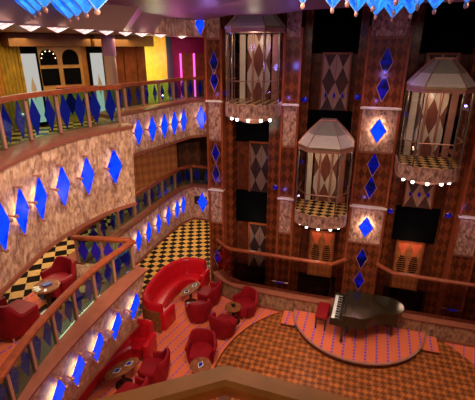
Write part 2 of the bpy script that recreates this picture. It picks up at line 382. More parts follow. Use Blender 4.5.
# nearest rail, at the foot of the picture
NR = [(-1.9, .0), (-.385, 1.12), (.9, 1.06)]
t = thing('viewing_rail', 'polished teak rail with a bend, nearest of all at the bottom edge', 'railing')
MB().sweep(NR, [(-.038, 6.69), (-.046, 6.73), (-.034, 6.75), (.034, 6.75), (.046, 6.73), (.038, 6.69)]).build('handrail', 'oak', t, True)
MB().sweep(off(NR, .0), [(-.022, 6.66), (-.022, 6.70), (.022, 6.70), (.022, 6.66)]).build('under_rail', 'wood', t)
for p in ((-.375, 1.08), (.4, 1.075), (-1.2, .51)):
    MB().box((p[0], p[1], 6.33), (.05, .05, .65), .3, .008).build('post', 'bronze', t)
for a, b in zip(NR, NR[1:]):
    a, b = Vector(a), Vector(b); d = (b-a).normalized(); nn = Vector((-d.y, d.x)); n = int((b-a).length/.33)
    MB().prism([tuple(a+d*.06), tuple(b-d*.06), tuple(b-d*.06+nn*.008), tuple(a+d*.06+nn*.008)], 6.05, 6.64).build('glass_pane', 'glass_green', t)
    for k in range(n):
        c = a+(b-a)*((k+.5)/n)
        MB().prism_axis([(0, -.25), (.09, 0), (0, .25), (-.09, 0)], (c.x-nn.x*.012, c.y-nn.y*.012, 6.34), (d.x, d.y, 0), (0, 0, 1), (nn.x, nn.y, 0), .008).build('diamond_plaque', 'purple', t)
struct(MB().prism([(-1.95, .14), (-.46, 1.2), (1.0, 1.2), (1.0, -2.5), (-1.95, -2.5)], 5.62, 6.0).build('floor', 'carpet'))


# ------------------------------------------------------------------ diamond wall lamps
def make_sconce(w, h):
    t = thing('diamond_wall_lamp', 'x', 'wall lamp')
    MB().prism_axis([(0, -h/2), (w/2, 0), (0, h/2), (-w/2, 0)], (0, 0, 0), (1, 0, 0), (0, 0, 1), (0, -1, 0), .02).build('blue_glass', 'blue_lit', t, loc=(0, -.075, 0))
    s = .66
    MB().prism_axis([(0, -h/2*s), (w/2*s, 0), (0, h/2*s), (-w/2*s, 0)], (0, 0, 0), (1, 0, 0), (0, 0, 1), (0, -1, 0), .012).build('back_light', 'lamp_warm', t, loc=(0, -.05, 0))
    for x, z in ((0, h/2), (0, -h/2), (w/2, 0), (-w/2, 0)):
        m = MB().tube([(x*1.02, 0, z*1.02), (x*1.02, -.105, z*1.02)], .016, 8)
        m.lathe([(.001, -.03), (.028, -.02), (.034, 0), (.028, .02), (.001, .03)], (x*1.02, -.105, z*1.02), 10)
        m.build('clip', 'bronze', t, True)
    return t
SC = make_sconce(.36, .74); first_used = [False]
def sconce(p, nrm, label, group, k=1.0, tilt=0):
    o = SC if not first_used[0] else copy_tree(SC); first_used[0] = True
    o.location = p; o.rotation_euler = (tilt, 0, math.atan2(nrm[1], nrm[0])+PI/2); o.scale = (k, k, k)
    o['label'] = label; o['group'] = group
def on_path(path, y):
    for a, b in zip(path, path[1:]):
        if a[1] <= y <= b[1]:
            f = (y-a[1])/(b[1]-a[1]); d = Vector((b[0]-a[0], b[1]-a[1])).normalized(); return a[0]+f*(b[0]-a[0]), d
    return None
def row(path, ys, z, where, group, zt, zb, lean, k=1.0):
    for i, y in enumerate(ys):
        x, d = on_path(path, y); n = Vector((d.y, -d.x)); o = lean*(zt-z)/(zt-zb)
        sconce((x-n.x*o, y-n.y*o, z), n, f'backlit blue glass diamond on {where}, {ORD[i]} from its near end' if i < len(ys)-1 else f'backlit blue glass diamond on {where}, the farthest one', group, k, math.atan2(lean, zt-zb))
row(UPNEAR, [3.35, 3.85, 4.35, 4.88, 5.5, 6.15, 6.85][1:], 5.62, 'the large curved upper parapet', 'diamonds on the curved upper parapet', 6.4, 4.62, .14, 1.02)
row(MIDNEAR, [3.85, 4.4, 5.0, 5.62, 6.3], 2.7, 'the nearest mid-deck parapet', 'diamonds on the nearest mid-deck parapet', 3.42, 1.84, .36, 1.02)
row(UPFAR, [9.1, 9.62, 10.1, 10.55, 11.0], 5.86, 'the far upper-deck parapet', 'diamonds on the far upper parapet', 6.4, 5.28, .06, .92)
row(MIDFAR, [8.85, 9.43, 10.05, 10.7, 11.3, 11.72], 2.84, 'the long mid-deck parapet', 'diamonds on the long mid-deck parapet', 3.42, 2.12, .06, .92)
sconce((-4.70, 11.67, 5.86), (.62, -.78), 'backlit blue glass diamond beside the corner pillar, on the upper parapet', 'single diamonds by the corner pillar')
sconce((-4.9, 12.17, 2.86), (0, -1), 'backlit blue glass diamond beside the corner pillar, on the mid-deck parapet', 'single diamonds by the corner pillar')

sconce((-4.66, 11.70, 8.52), (.62, -.78), 'backlit blue glass diamond cut by the ceiling edge, highest at the corner pillar', 'single diamonds by the corner pillar', .8)
# ------------------------------------------------------------------ elevator wall
def dia(t, x, y, z, w, h, mat, name='blue_diamond'):
    o = MB().prism_axis([(0, -h/2), (w/2, 0), (0, h/2), (-w/2, 0)], (x, y, z), (1, 0, 0), (0, 0, 1), (0, -1, 0), .02).build(name, mat, t)
    f = MB()
    P = [(0, -h/2), (w/2, 0), (0, h/2), (-w/2, 0)]
    f.tube([(x+a, y-.022, z+b) for a, b in P+[P[0]]], .012, 6); f.build('diamond_frame', 'bronze', o)
    return o
def pillar(label, x0, x1, y, lit, deep, trimw=.06):
    t = thing('elevator_wall_pillar', label, 'pillar', ((x0+x1)/2, y+.3, -1.6)); c = (x0+x1)/2; w = x1-x0
    def at(z): return z+1.6
    yl = -.3
    MB().box((0, .15, at(3.4)), (w, .9-.02, 10.0)).build('veneer_core', 'veneer', t)
    for s in (-1, 1):
        MB().box((s*(w/2+trimw/2-.005), .12, at(3.4)), (trimw, 1.0, 10.0)).build('edge_trim', 'wood', t)
    for z0, z1 in ((8.15, 9.4), (5.20, 6.34), (2.40, 3.52)):
        MB().box((0, yl+.01, at((z0+z1)/2)), (w-.02, .10, z1-z0)).build('marble_block', 'onyx_grey', t)
        MB().box((0, yl+.0, at(z0-.03)), (w+.02, .13, .05)).build('marble_sill', 'copper', t)
    for z in (6.38, 3.55):
        MB().box((0, yl-.02, at(z)), (w+.12, .2, .06), 0, .015).build('glowing_shelf', 'roof_low', t)
    for z in deep: dia(t, 0, yl-.0, at(z), (.34 if w > .7 else .28), (.72 if w > .7 else .66), 'blue_deep')
    for z in lit:
        dia(t, 0, yl-.15, at(z), .42, .68, 'blue_lit')
        MB().prism_axis([(0, -.30), (.18, 0), (0, .30), (-.18, 0)], (0, yl-.11, at(z)), (1, 0, 0), (0, 0, 1), (0, -1, 0), .012).build('back_light', 'lamp_halo', t)
    return t
pillar('broad wood and marble pillar with stacked blue diamonds, between the two lower elevators', .08, 1.0, 11.5, (5.8, 2.95), (7.55, 6.9, 4.82, 4.14, 1.84, 1.05))
pillar('narrow corner pillar with paired blue diamonds at the left end of the elevator wall', -4.42, -4.0, 11.65, (), (7.48, 6.98, 4.76, 4.09, 1.04))
pillar('narrow wood and marble pillar without diamonds, right of the topmost elevator', -2.08, -1.68, 11.5, (), ())
pillar('wood and marble pillar at the right edge behind the glass', 2.98, 3.5, 11.5, (), ())
def bay(nm, x0, x1, wl, wr, low):
    for a, b in ((x0-wl, x0), (x1, x1+wr)):
        struct(MB().box(((a+b)/2, 12.12, 3.9), (b-a, .5, 11.2)).build('wall_back', 'veneer'))
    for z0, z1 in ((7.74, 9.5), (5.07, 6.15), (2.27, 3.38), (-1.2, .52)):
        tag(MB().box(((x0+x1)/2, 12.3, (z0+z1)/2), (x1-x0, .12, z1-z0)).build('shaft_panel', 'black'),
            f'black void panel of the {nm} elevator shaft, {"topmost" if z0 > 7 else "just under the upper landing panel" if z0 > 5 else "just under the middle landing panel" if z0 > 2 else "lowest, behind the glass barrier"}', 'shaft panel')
    for z0, z1, lv in ((6.17, 7.72, 'upper'), (3.40, 5.05, 'middle'), (.55, 2.22, 'lowest')):
        cxm = (x0+x1)/2 + {'left': .28, 'middle': .06, 'right': -.02}[nm]
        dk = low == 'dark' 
        t = thing('landing_door', f'argyle patterned {lv} landing door of the {nm} elevator shaft', 'elevator door', (cxm, 12.3, z0))
        hw = .37
        for s in (-1, 1):
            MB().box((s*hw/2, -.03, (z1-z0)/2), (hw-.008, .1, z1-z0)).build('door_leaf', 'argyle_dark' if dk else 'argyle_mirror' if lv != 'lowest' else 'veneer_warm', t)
        f = MB(); f.box((0, -.05, z1-z0+.02), (2*hw+.08, .14, .05)); f.build('lintel', 'wood', t)
        for s in (-1, 1): MB().box((s*(hw+.02), -.05, (z1-z0)/2), (.04, .14, z1-z0)).build('jamb', 'wood', t)
        if lv == 'lowest' and not dk:  # carpet reflection modelled as coloured triangles and stripes
            for s in (-1, 1):
                MB().prism_axis([(-.17, 0), (.17, 0), (0, -.48)], (s*.185, -.085, z1-z0-.03), (1, 0, 0), (0, 0, 1), (0, -1, 0), .01).build('orange_reflection', 'orange_tri', t)
                m = MB()
                for q in range(9): m.box((s*.185, -.085, z1-z0-.50-q*.075), (.10+.16*math.sin(PI*(q+.6)/9.5), .02, .035))
                m.build('stripe_reflection', 'black', t)
        elif lv != 'lowest' and not dk:
            for s in (-1, 0, 1): dia(t, s*.24, -.082, .42, .11, .22, 'blue_deep', 'reflected_dot')  # glowing diamonds stand in for blue dots reflected in the door
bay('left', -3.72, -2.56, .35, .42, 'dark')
bay('middle', -1.43, -.18, .2, .2, 'bright')
bay('right', 1.33, 2.62, .28, .33, 'bright')
struct(MB().box((4.6, 12.1, 3.9), (2.0, .5, 11.2)).build('wall_back', 'veneer'))
for x, lb in ((-1.9, 'low on the narrow pillar'), (3.2, 'low on the right-edge pillar')):
    t = thing('light_bar', f'small chrome light bar {lb} behind the glass', 'wall lamp', (x, 11.2, .72), 0, 'chrome light bars behind the glass')
    MB().tube([(-.27, 0, 0), (.27, 0, 0)], .03, 10).build('bar', 'chrome', t, True)
    MB().box((0, -.03, 0), (.26, .02, .05)).build('blue_glint', 'blue_deep', t)  # glowing strip stands for the blue reflection on the chrome
    for s in (-1, 1): MB().box((s*.2, .16, 0), (.03, .32, .03)).build('bracket', 'chrome', t)

for k, (x, z) in enumerate(((-3.9, 6.6), (-2.3, 3.75), (-1.53, 6.5), (-1.53, 4.65), (-.08, 6.62), (1.2, 3.35), (2.76, 3.4), (1.2, 6.2))):  # added glowing discs imitate blue light reflected in the wood
    t = thing('wall_reflection', f'blue reflection added as a glowing disc on the dark wood elevator wall, {ORD[k]} of eight', 'wall lamp', (x, 11.86, z), 0, 'added blue reflections on the elevator wall')
    m = MB(); m.rings([[(r*math.cos(2*PI*i/14), y, r*math.sin(2*PI*i/14)) for i in range(14)] for r, y in ((.09, .01), (.09, -.01), (.06, -.035), (.005, -.045))]); m.build('blue_glint', 'blue_deep', t, True)
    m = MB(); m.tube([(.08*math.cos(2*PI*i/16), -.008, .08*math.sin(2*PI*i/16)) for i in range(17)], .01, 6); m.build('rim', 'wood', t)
# ------------------------------------------------------------------ elevators
def make_elevator():
    t = thing('glass_elevator', 'x', 'elevator')
    HX = [(-.43, -.72), (.43, -.72), (.74, -.25), (.74, .5), (-.74, .5), (-.74, -.25)]
    def sc(k, dy=0): return [(x*k, (y-dy)*k+dy) for x, y in HX]
    # curved marble skirt
    cur = [(-.74, .5), (-.74, -.25)]+[(-.74*math.cos(a), -.25-.50*math.sin(a)) for a in [i*PI/16 for i in range(1, 16)]]+[(.74, -.25), (.74, .5)]
    MB().prism(cur, 0, .36).build('marble_skirt', 'onyx_grey', t)
    MB().prism([(x*.97, y*.97) for x, y in cur], .36, .372).build('car_floor', 'check_small', t)
    m = MB(); n = len(cur)
    m.rings([[(x*.9, y*.9, 0) for x, y in cur], [(x*.72, y*.72, -.09) for x, y in cur], [(x*.3, y*.3-.1, -.2) for x, y in cur]]); m.build('underside_dish', 'bronze', t)
    for a in (.35, .95, 1.57, 2.19, 2.79):
        x, y = -.62*math.cos(a), -.22-.42*math.sin(a)
        l = MB().lathe([(.001, -.05), (.03, -.04), (.042, -.015), (.035, .03)], (x*.93, y*.93, -.075), 12); l.build('down_light', 'lamp_white', t, True)
    zt = 2.14
    for x, y in HX:
        MB().box((x*.97, y*.97, (zt+.36)/2), (.036, .036, zt-.36), 0, .008).build('post', 'post_metal', t)
    for x in (-.16, .16):
        MB().tube([(x, .44, .36), (x, .44, zt)], .03, 10).build('guide_pole', 'bronze', t, True)
    for i in (5, 0, 1):
        a, b = HX[i], HX[(i+1) % 6]
        a, b = Vector(a)*.965, Vector(b)*.965; d = (b-a).normalized(); nn = Vector((-d.y, d.x))
        MB().prism([tuple(a), tuple(b), tuple(b+nn*.01), tuple(a+nn*.01)], .37, zt).build('glass_pane', 'glass', t)
    for i in (2, 4):
        a, b = Vector(HX[i])*.965, Vector(HX[(i+1) % 6])*.965; d = (b-a).normalized(); nn = Vector((-d.y, d.x))
        MB().prism([tuple(a), tuple(b), tuple(b+nn*.01), tuple(a+nn*.01)], .37, zt).build('glass_pane', 'glass_dark', t)
    rl = [(x*.92, y*.92, .95) for x, y in [HX[4], HX[5], HX[0], HX[1], HX[2], HX[3]]]
    MB().tube(rl, .016, 8).build('grab_rail', 'bronze', t, True)
    MB().box((0, .5, 1.24), (.66, .05, 1.74)).build('car_door', 'argyle_car', t)
    for s in (-1, 1): MB().box((s*.47, .49, 1.24), (.16, .07, 1.74)).build('door_jamb', 'roof_low' if s < 0 else 'bronze', t)
    MB().box((.56, .1, .62), (.16, .5, .04)).build('side_ledge', 'copper', t)
    # header and two-band roof
    MB().rings([[(x, y, zt) for x, y in sc(1.0)], [(x, y, zt+.10) for x, y in sc(1.0)]]).build('header_band', 'bronze', t)
    MB().rings([[(x, y, zt+.09) for x, y in sc(1.02)], [(x, y, zt+.14) for x, y in sc(1.02)]]).build('eave_trim', 'gold', t)
    def ring(k, z): return [(x*k, (y-.1)*k+.1, z) for x, y in HX]
    MB().rings([ring(.99, zt+.14), ring(.95, zt+.2), ring(.68, zt+.42)]).build('lower_roof_band', 'roof_low', t)
    MB().rings([ring(.68, zt+.42), ring(.29, zt+.72)]).build('upper_roof_band', 'roof', t)
    for i in range(6):
        p = [ring(k, z)[i] for k, z in ((1.0, zt+.14), (.69, zt+.425), (.295, zt+.73))]
        MB().tube(p, .014, 6).build('roof_rib', 'bronze', t)
    MB().box((0, .12, zt+.74), (.42, .3, .05), 0, .01).build('roof_cap', 'bronze', t)
    return t
EL = make_elevator()
for i, (x, z, lb) in enumerate(((-.77, 3.17, 'glass elevator hanging in the middle shaft, lowest of the three'), (1.83, 4.77, 'glass elevator in the right-hand shaft with its pyramid roof in full view'), (-2.85, 6.12, 'glass elevator in the left shaft, highest of the three, top against the ceiling'))):
    o = EL if i == 0 else copy_tree(EL)
    cl = bpy.data.lights.new('car_light', 'POINT'); cl.energy = 5.5; cl.color = (1, .8, .6); cl.shadow_soft_size = .12
    co_ = bpy.data.objects.new('car_light', cl); co_.location = (x, 11.0, z+1.95); COL.objects.link(co_)
    dl = bpy.data.lights.new('down_light_glow', 'POINT'); dl.energy = 9; dl.color = (1, .8, .65); dl.shadow_soft_size = .3
    dl_ = bpy.data.objects.new('down_light_glow', dl); dl_.location = (x, 10.5, z-.6); COL.objects.link(dl_)
    o.location = (x, 11.1, z); o['label'] = lb; o['group'] = 'glass elevators'

# ------------------------------------------------------------------ glass barrier of the well
KP = [(-4.25, 11.35), (-3.85, 10.95), (-3.3, 10.72), (-1.6, 10.62), (3.2, 10.6), (6, 10.6)]
t = thing('well_kerb', 'low brown marble kerb with copper top in front of the elevator well', 'kerb')
MB().sweep(KP, [(0, -1.6), (0, .56), (.3, .56), (.3, -1.6)]).build('marble_face', 'onyx_dark', t)
MB().sweep(KP, [(-.05, .56), (-.055, .61), (-.03, .625), (.34, .625), (.34, .56)]).build('top_cap', 'copper', t, True)
MB().sweep(KP, [(-.03, .0), (-.03, .07), (.01, .07), (.01, .0)]).build('base_strip', 'copper', t)
for path, lb in (([(-4.12, 11.36), (-3.72, 10.98), (-3.5, 10.85), (-.32, 10.78), (.06, 11.2)], 'wooden rail over glass in front of the left and middle elevator shafts'),
                 ([(.98, 11.2), (1.42, 10.78), (5.9, 10.74)], 'wooden rail over glass in front of the right elevator shaft')):
    t = thing('glass_barrier', lb, 'railing')
    MB().sweep(path, [(-.05, 1.84), (-.055, 1.89), (-.03, 1.92), (.03, 1.92), (.055, 1.89), (.05, 1.84)]).build('handrail', 'wood', t, True)
    for a, b in zip(path, path[1:]):
        a, b = Vector(a), Vector(b); L = (b-a).length; n = max(1, round(L/1.5)); d = (b-a)/L; nn = Vector((-d.y, d.x))
        for k in range(n):
            p, q = a+d*(L*k/n+.01), a+d*(L*(k+1)/n-.01)
            MB().prism([tuple(p), tuple(q), tuple(q+nn*.012), tuple(p+nn*.012)], .62, 1.86).build('glass_pane', 'glass_dark', t)

# ------------------------------------------------------------------ stage
t = thing('round_stage', 'low half-round stage carpeted in orange with violet stripes', 'stage')
sx, sy, sr = .58, 10.72, 1.9
arc = [(sx+sr*math.cos(a), sy+sr*math.sin(a)) for a in [PI+i*PI/40 for i in range(41)]]
arc = [(x, min(y, 10.58)) for x, y in arc]
MB().prism([(sx+(x-sx)*.985, sy+(y-sy)*.985 if y < 10.5 else y) for x, y in arc], .012, .18).build('stage_riser', 'veneer_plain', t)
MB().prism(arc, .18, .20).build('carpet_top', 'stage', t)
MB().sweep(arc, [(-.02, .165), (-.02, .205), (.03, .21), (.03, .165)]).build('nosing', 'bronze', t)
for s in (-1, 1):
    x0 = sx+s*sr; 
    MB().box((x0+s*.08, 10.25, .055), (.42, .62, .09)).build('side_step', 'veneer_plain', t)
    MB().box((x0+s*.08, 10.25, .11), (.44, .64, .02)).build('step_carpet', 'stage', t)

# ------------------------------------------------------------------ grand piano and bench
t = thing('grand_piano', 'black lacquered grand piano with closed lid on the half-round stage', 'grand piano', (.0, 9.98, .21), math.radians(-3))
# local: x = tail direction, y = bass side
def pshape(x0=.16, x1=1.70, yb=.60, yt=-.66, inset=0):
    i = inset
    P = [(x0, yt+i), (.62, yt+i)]
    for k in range(1, 9):      # treble side S-curve
        u = k/8; P.append((.62+.62*u, yt+i+.46*(u*u*(3-2*u))))
    for k in range(0, 9):      # rounded tail
        a = -PI/2+k*PI/8*.98; P.append((x1-.40-i+.40*math.cos(a), .20+(.40-i)*math.sin(a)))
    P += [(x1-.5, yb-i), (x0, yb-i)]
    return P
MB().prism(pshape(), .66, .98).build('case', 'piano', t)
MB().prism([(x+.0, y) for x, y in pshape(.40, 1.73, .62, -.68)], .985, 1.015).build('lid', 'piano', t)
MB().box((.27, -.03, 1.0), (.24, 1.28, .03), 0, .008).build('front_lid', 'piano', t)
MB().box((.22, -.03, 1.09), (.03, .75, .2), 0, .008).build('music_desk', 'piano', t)
m = MB(); m.box((.02, -.03, .69), (.34, 1.30, .1)); m.box((.02, .61, .78), (.34, .06, .12)); m.box((.02, -.67, .78), (.34, .06, .12)); m.build('key_bed', 'piano', t)
m = MB()
for k in range(36): m.box((-.03, -.62+k*.0334+.017, .76), (.20, .030, .03))
kb = m.build('white_keys', 'white', t)
m = MB()
for k in range(35):
    if k % 7 in (2, 6): continue
    m.box((.015, -.62+(k+1)*.0334, .785), (.11, .018, .025))
m.build('black_keys', 'piano', kb)
for x, y in ((.2, -.55), (.2, .5), (1.5, .2)):
    o = MB().lathe([(.07, .66), (.075, .56), (.045, .48), (.035, .12), (.05, .08), (.03, .06)], (x, y, 0), 12).build('leg', 'piano', t, True)
    MB().lathe([(.001, 0), (.03, .005), (.035, .03), (.02, .06), (.001, .06)], (x, y, 0), 12).build('caster', 'gold', o, True)
m = MB(); m.box((.35, -.03, .40), (.05, .08, .55)); m.box((.33, -.03, .12), (.07, .28, .06)); lyre = m.build('pedal_lyre', 'piano', t)
for y in (-.12, -.03, .06): MB().box((.24, y, .06), (.14, .035, .015), 0, .004).build('pedal', 'gold', lyre)
t = thing('piano_bench', 'red padded piano bench with dark legs at the keyboard', 'bench', (-.42, 10.17, .21), math.radians(-4))
MB().box((0, 0, .43), (.34, .74, .1), 0, .03).build('seat_pad', 'velvet', t, True)
MB().box((0, 0, .365), (.31, .70, .05)).build('apron', 'piano', t)
for a in (-1, 1):
    for b in (-1, 1): MB().box((a*.13, b*.31, .17), (.045, .045, .34)).build('leg', 'piano', t)

# ------------------------------------------------------------------ tub chairs
def make_chair():
    t = thing('tub_chair', 'x', 'armchair')
    def plan(k):                       # half-superellipse U plan, opening towards -y
        out = []
        for i in range(25):
            a = -.32+(PI+.64)*i/24
            r = .40*k; c, s = math.cos(a), math.sin(a)
            out.append((r*abs(c)**.8*(1 if c > 0 else -1), r*abs(s)**.8*(1 if s > 0 else -1)))
        return out
    rs = []
    for i in range(25):
        u = abs(i-12)/12; top = .80-.24*(max(0, min(1, (u-.42)/.3))**2*(3-2*max(0, min(1, (u-.42)/.3))))
        o, n = plan(1.0)[i], plan(.77)[i]; b = plan(.90)[i]
        rs.append([(b[0]*.92, b[1]*.92, .10), (o[0]*.97, o[1]*.97, .40), (o[0]*1.05, o[1]*1.05, top-.05), (o[0]*.99, o[1]*.97, top), (n[0]*1.10, n[1]*1.10, top), (n[0]*1.04, n[1]*1.04, top-.05), (n[0], n[1], .30), (n[0], n[1], .10)])
    MB().rings(rs).build('curved_back', 'velvet', t, True)
    seat = [(x*.99, y*.99) for x, y in plan(.77)]
    seat = seat+[(-.27, -.30), (-.2, -.35), (.2, -.35), (.27, -.30)]
    MB().rings([[(x*.96, y*.96, .16) for x, y in seat], [(x, y, .22) for x, y in seat], [(x, y, .39) for x, y in seat], [(x*.93, y*.93, .435) for x, y in seat], [(x*.4, y*.4, .45) for x, y in seat]]).build('seat_cushion', 'velvet', t, True)
    for x, y in ((-.25, -.24), (.25, -.24), (-.22, .26), (.22, .26)):
        MB().tube([(x, y, 0), (x*.97, y*.97, .14)], [.018, .026], 8).build('leg', 'chrome', t, True)
    return t
CH = make_chair(); used = [False]
def chair(x, y, face, label, z=0, k=1.0, group='red tub chairs in the lounge'):
    o = CH if not used[0] else copy_tree(CH); used[0] = True
    o.location = (x, y, z); o.rotation_euler = (0, 0, math.atan2(face[1], face[0])+PI/2); o.scale = (k, k, k); o['label'] = label; o['group'] = group
chair(-4.12, 9.55, (-.55, .8), 'red tub chair with its back to the camera beside the booth table')
chair(-4.09, 10.42, (-1, .1), 'red tub chair between the booth table and the glass barrier')
chair(-3.16, 9.1, (.15, 1), 'red tub chair seen from behind, before the small table near the dance floor')
chair(-2.82, 10.15, (-.55, -.8), 'red tub chair behind the small round table, by the marble kerb')
chair(-3.36, 7.85, (.15, -1), 'red tub chair facing forward at the single-diamond table near the bottom rail')
chair(-4.28, 6.95, (-1, -.15), 'red tub chair facing the near booth and its two-diamond table')
chair(-4.40, 6.03, (-1, .2), 'red tub chair mostly hidden by the nearest teak rail')
chair(-5.62, 4.62, (.1, 1), 'dark red tub chair at the left edge on the mid deck', 3.008, 1.0, 'red tub chairs on the mid deck')
chair(-5.68, 5.84, (-.25, -1), 'dark red tub chair facing forward on the mid-deck chequered floor', 3.0, .9, 'red tub chairs on the mid deck')

# ------------------------------------------------------------------ tables
def table(loc, rx, ry, label, rz=0, h=.55, dias=((0, 0),), inlay='tag_blue', blk=False):
    t = thing('cocktail_table', label, 'table', loc, rz)
    def el(k, z, n=32): return [(rx*k*math.cos(2*PI*i/n), ry*k*math.sin(2*PI*i/n), z) for i in range(n)]
    MB().rings([el(.94, h-.045), el(1, h-.03), el(1, h-.008), el(.98, h)]).build('table_top', 'table_wood', t, True)
    MB().rings([el(1.012, h-.034), el(1.02, h-.02), el(1.012, h-.006)]).build('brass_edge', 'gold', t, True)
    MB().lathe([(.22, 0), (.22, .02), (.06, .05), (.04, .1), (.04, h-.1), (.10, h-.045)], (0, 0, 0), 16).build('pedestal', 'piano', t, True)
    for x, y in dias:
        o = MB().prism_axis([(0, -.13), (.075, 0), (0, .13), (-.075, 0)], (x, y, h+.0005), (1, 0, 0), (0, 1, 0), (0, 0, 1), .004).build('white_inlay', 'white', t)
        MB().prism_axis([(0, -.105), (.058, 0), (0, .105), (-.058, 0)], (x, y, h+.005), (1, 0, 0), (0, 1, 0), (0, 0, 1), .004).build('blue_inlay', inlay, o)
    return t
table((-4.68, 10.25, 0), .19, .46, 'narrow table with blue diamond inlays inside the far red booth', math.radians(-14), dias=((0, .22), (0, -.2)), inlay='blue_deep')
table((-3.06, 9.72, 0), .25, .25, 'small round table between two tub chairs beside the dance floor', 0, dias=())
table((-3.12, 7.22, 0), .26, .26, 'small round table with one blue diamond just above the bottom rail', 0)
table((-4.93, 6.57, 0), .20, .45, 'long oval table with two blue diamonds at the near red booth', math.radians(-28), dias=((0, .19), (0, -.14)))
table((-5.50, 5.33, 3.008), .24, .24, 'small round table between the two mid-deck tub chairs', .3, dias=())
def menu(loc, rz, label, mat='tag_blue'):
    tag(MB().box((0, 0, .012), (.12, .17, .02), 0, .004).build('menu_card', mat, loc=loc), label, 'menu card').rotation_euler = (0, 0, rz)
menu((-3.06, 9.76, .551), .5, 'dark menu card on the small round table beside the dance floor', 'piano')
menu((-5.50, 5.36, 3.567), -.5, 'navy menu card on the mid-deck round table')
for i, (a, r) in enumerate(((-2.5, .17), (-2.1, .17), (-1.7, .17), (-.9, .17))):
    tag(MB().box((0, 0, .004), (.05, .1, .008), 0, .002).build('paper_coaster', 'white', loc=(-5.50+r*math.cos(a), 5.33+r*math.sin(a), 3.558)),
        f'white paper coaster on the near rim of the mid-deck round table, {["leftmost", "second from left", "third from left", "rightmost"][i]}', 'coaster', 'coasters on the mid-deck table').rotation_euler = (0, 0, a+1.57)

# ------------------------------------------------------------------ booths
def booth(label, path, inner=.62, flip=1):
    """path runs along the outer edge of the back; seat lies to the right of travel (flip = 1)"""
    t = thing('curved_booth', label, 'booth sofa'); f = -flip
    MB().sweep(path, [(0, .02), (0, .5), (f*.0, .88), (f*.03, .94), (f*.09, .96), (f*.14, .93), (f*.17, .86), (f*.22, .40), (f*.22, .02)]).build('backrest', 'leather', t, True)
    MB().sweep(path, [(f*.19, .12), (f*.19, .44), (f*(inner-.06), .45), (f*inner, .40), (f*inner, .12)]).build('seat', 'leather', t, True)
    MB().sweep(path, [(f*.19, .0), (f*.19, .12), (f*(inner-.05), .12), (f*(inner-.05), .0)]).build('plinth', 'table_wood', t)
    return t
B1 = smoothpath([(-4.92, 8.60), (-5.36, 8.64), (-5.68, 8.92), (-5.82, 9.4), (-5.88, 10.2), (-5.80, 10.85), (-5.48, 11.42), (-5.05, 11.58), (-4.6, 11.55)], 5)
t = booth('large red leather booth curving round its table against the chequered floor', B1)
m = MB(); m.sweep(B1[:12], [(.02, 0), (.02, .72), (-.002, .72), (-.002, 0)]); m.build('wood_back_panel', 'table_wood', t)
def armend(t, p, d, w=.62):
    """rounded bolster closing the end of a booth"""
    n = Vector((-d[1], d[0])); c = Vector(p); m = MB(); a = math.atan2(d[1], d[0])
    return m.box((c.x, c.y, .33), (.17, w, .60), a, .06).build('arm_bolster', 'leather', t, True)
armend(t, (-4.92+.05, 8.62+.36), (1, -.1)); armend(t, (-4.55, 11.25), (1, 0))
B2 = smoothpath([(-6.0, 4.2), (-6.1, 5.2), (-6.1, 6.3), (-5.95, 7.2), (-5.55, 7.85), (-5.05, 8.0), (-4.8, 7.98)], 6)
t = booth('red leather booth tucked under the nearest mid-deck parapet', B2)
armend(t, (-4.76, 7.62), (1, .05))

# ------------------------------------------------------------------ ceiling crystals
def make_crystal():
    t = thing('crystal_pendant', 'x', 'ceiling lamp')
    P = [(0, .44), (.25, 0), (0, -.44), (-.25, 0)]
    m = MB(); m.add([(x, y, .31) for x, y in P]+[(x*.98, y*.98, .26) for x, y in P]+[(0, 0, .02)],
          [(3, 2, 1, 0)]+[(i, (i+1) % 4, 4+(i+1) % 4, 4+i) for i in range(4)]+[(4+i, 4+(i+1) % 4, 8) for i in range(4)])
    m.build('glass_pyramid', 'crystal', t)
    for i in range(4):
        MB().tube([(P[i][0]*.97, P[i][1]*.97, .26), (0, 0, .018)], .006, 5).build('edge_strip', 'crystal_edge', t)
    MB().lathe([(.001, -.035), (.02, -.025), (.028, 0), (.02, .025), (.001, .035)], (0, 0, 0), 10).build('finial', 'bronze', t, True)
    return t
CR = make_crystal(); cu = [False]
def crystal(x, y, rz, label, group, sc):
    o = CR if not cu[0] else copy_tree(CR); cu[0] = True
    o.scale = sc; o.location = (x, y, 8.285); o.rotation_euler = (0, 0, rz); o['label'] = label; o['group'] = group
for i in range(6):
    for j in range(6):
        if i+j > 5: continue
        x, y = .33-.245*i+.19*j, 6.92-.62*i-.70*j
        if y < 4.0: continue
        crystal(x, y, 0, f'blue crystal lamp in right ceiling cluster, {ORD[i]} row leftward, {ORD[j]} from its far end', 'right cluster of blue crystals', (.84, 1.42, 1))
for i in range(4):
    for j in range(4):
        x, y = -4.45+.46*i-.38*j, 5.75-.42*i-.42*j
        crystal(x, y, 0, f'blue crystal lamp in left ceiling cluster, {ORD[i]} row from left, {ORD[j]} from its far end', 'left cluster of blue crystals', (1.55, .88, 1.1))

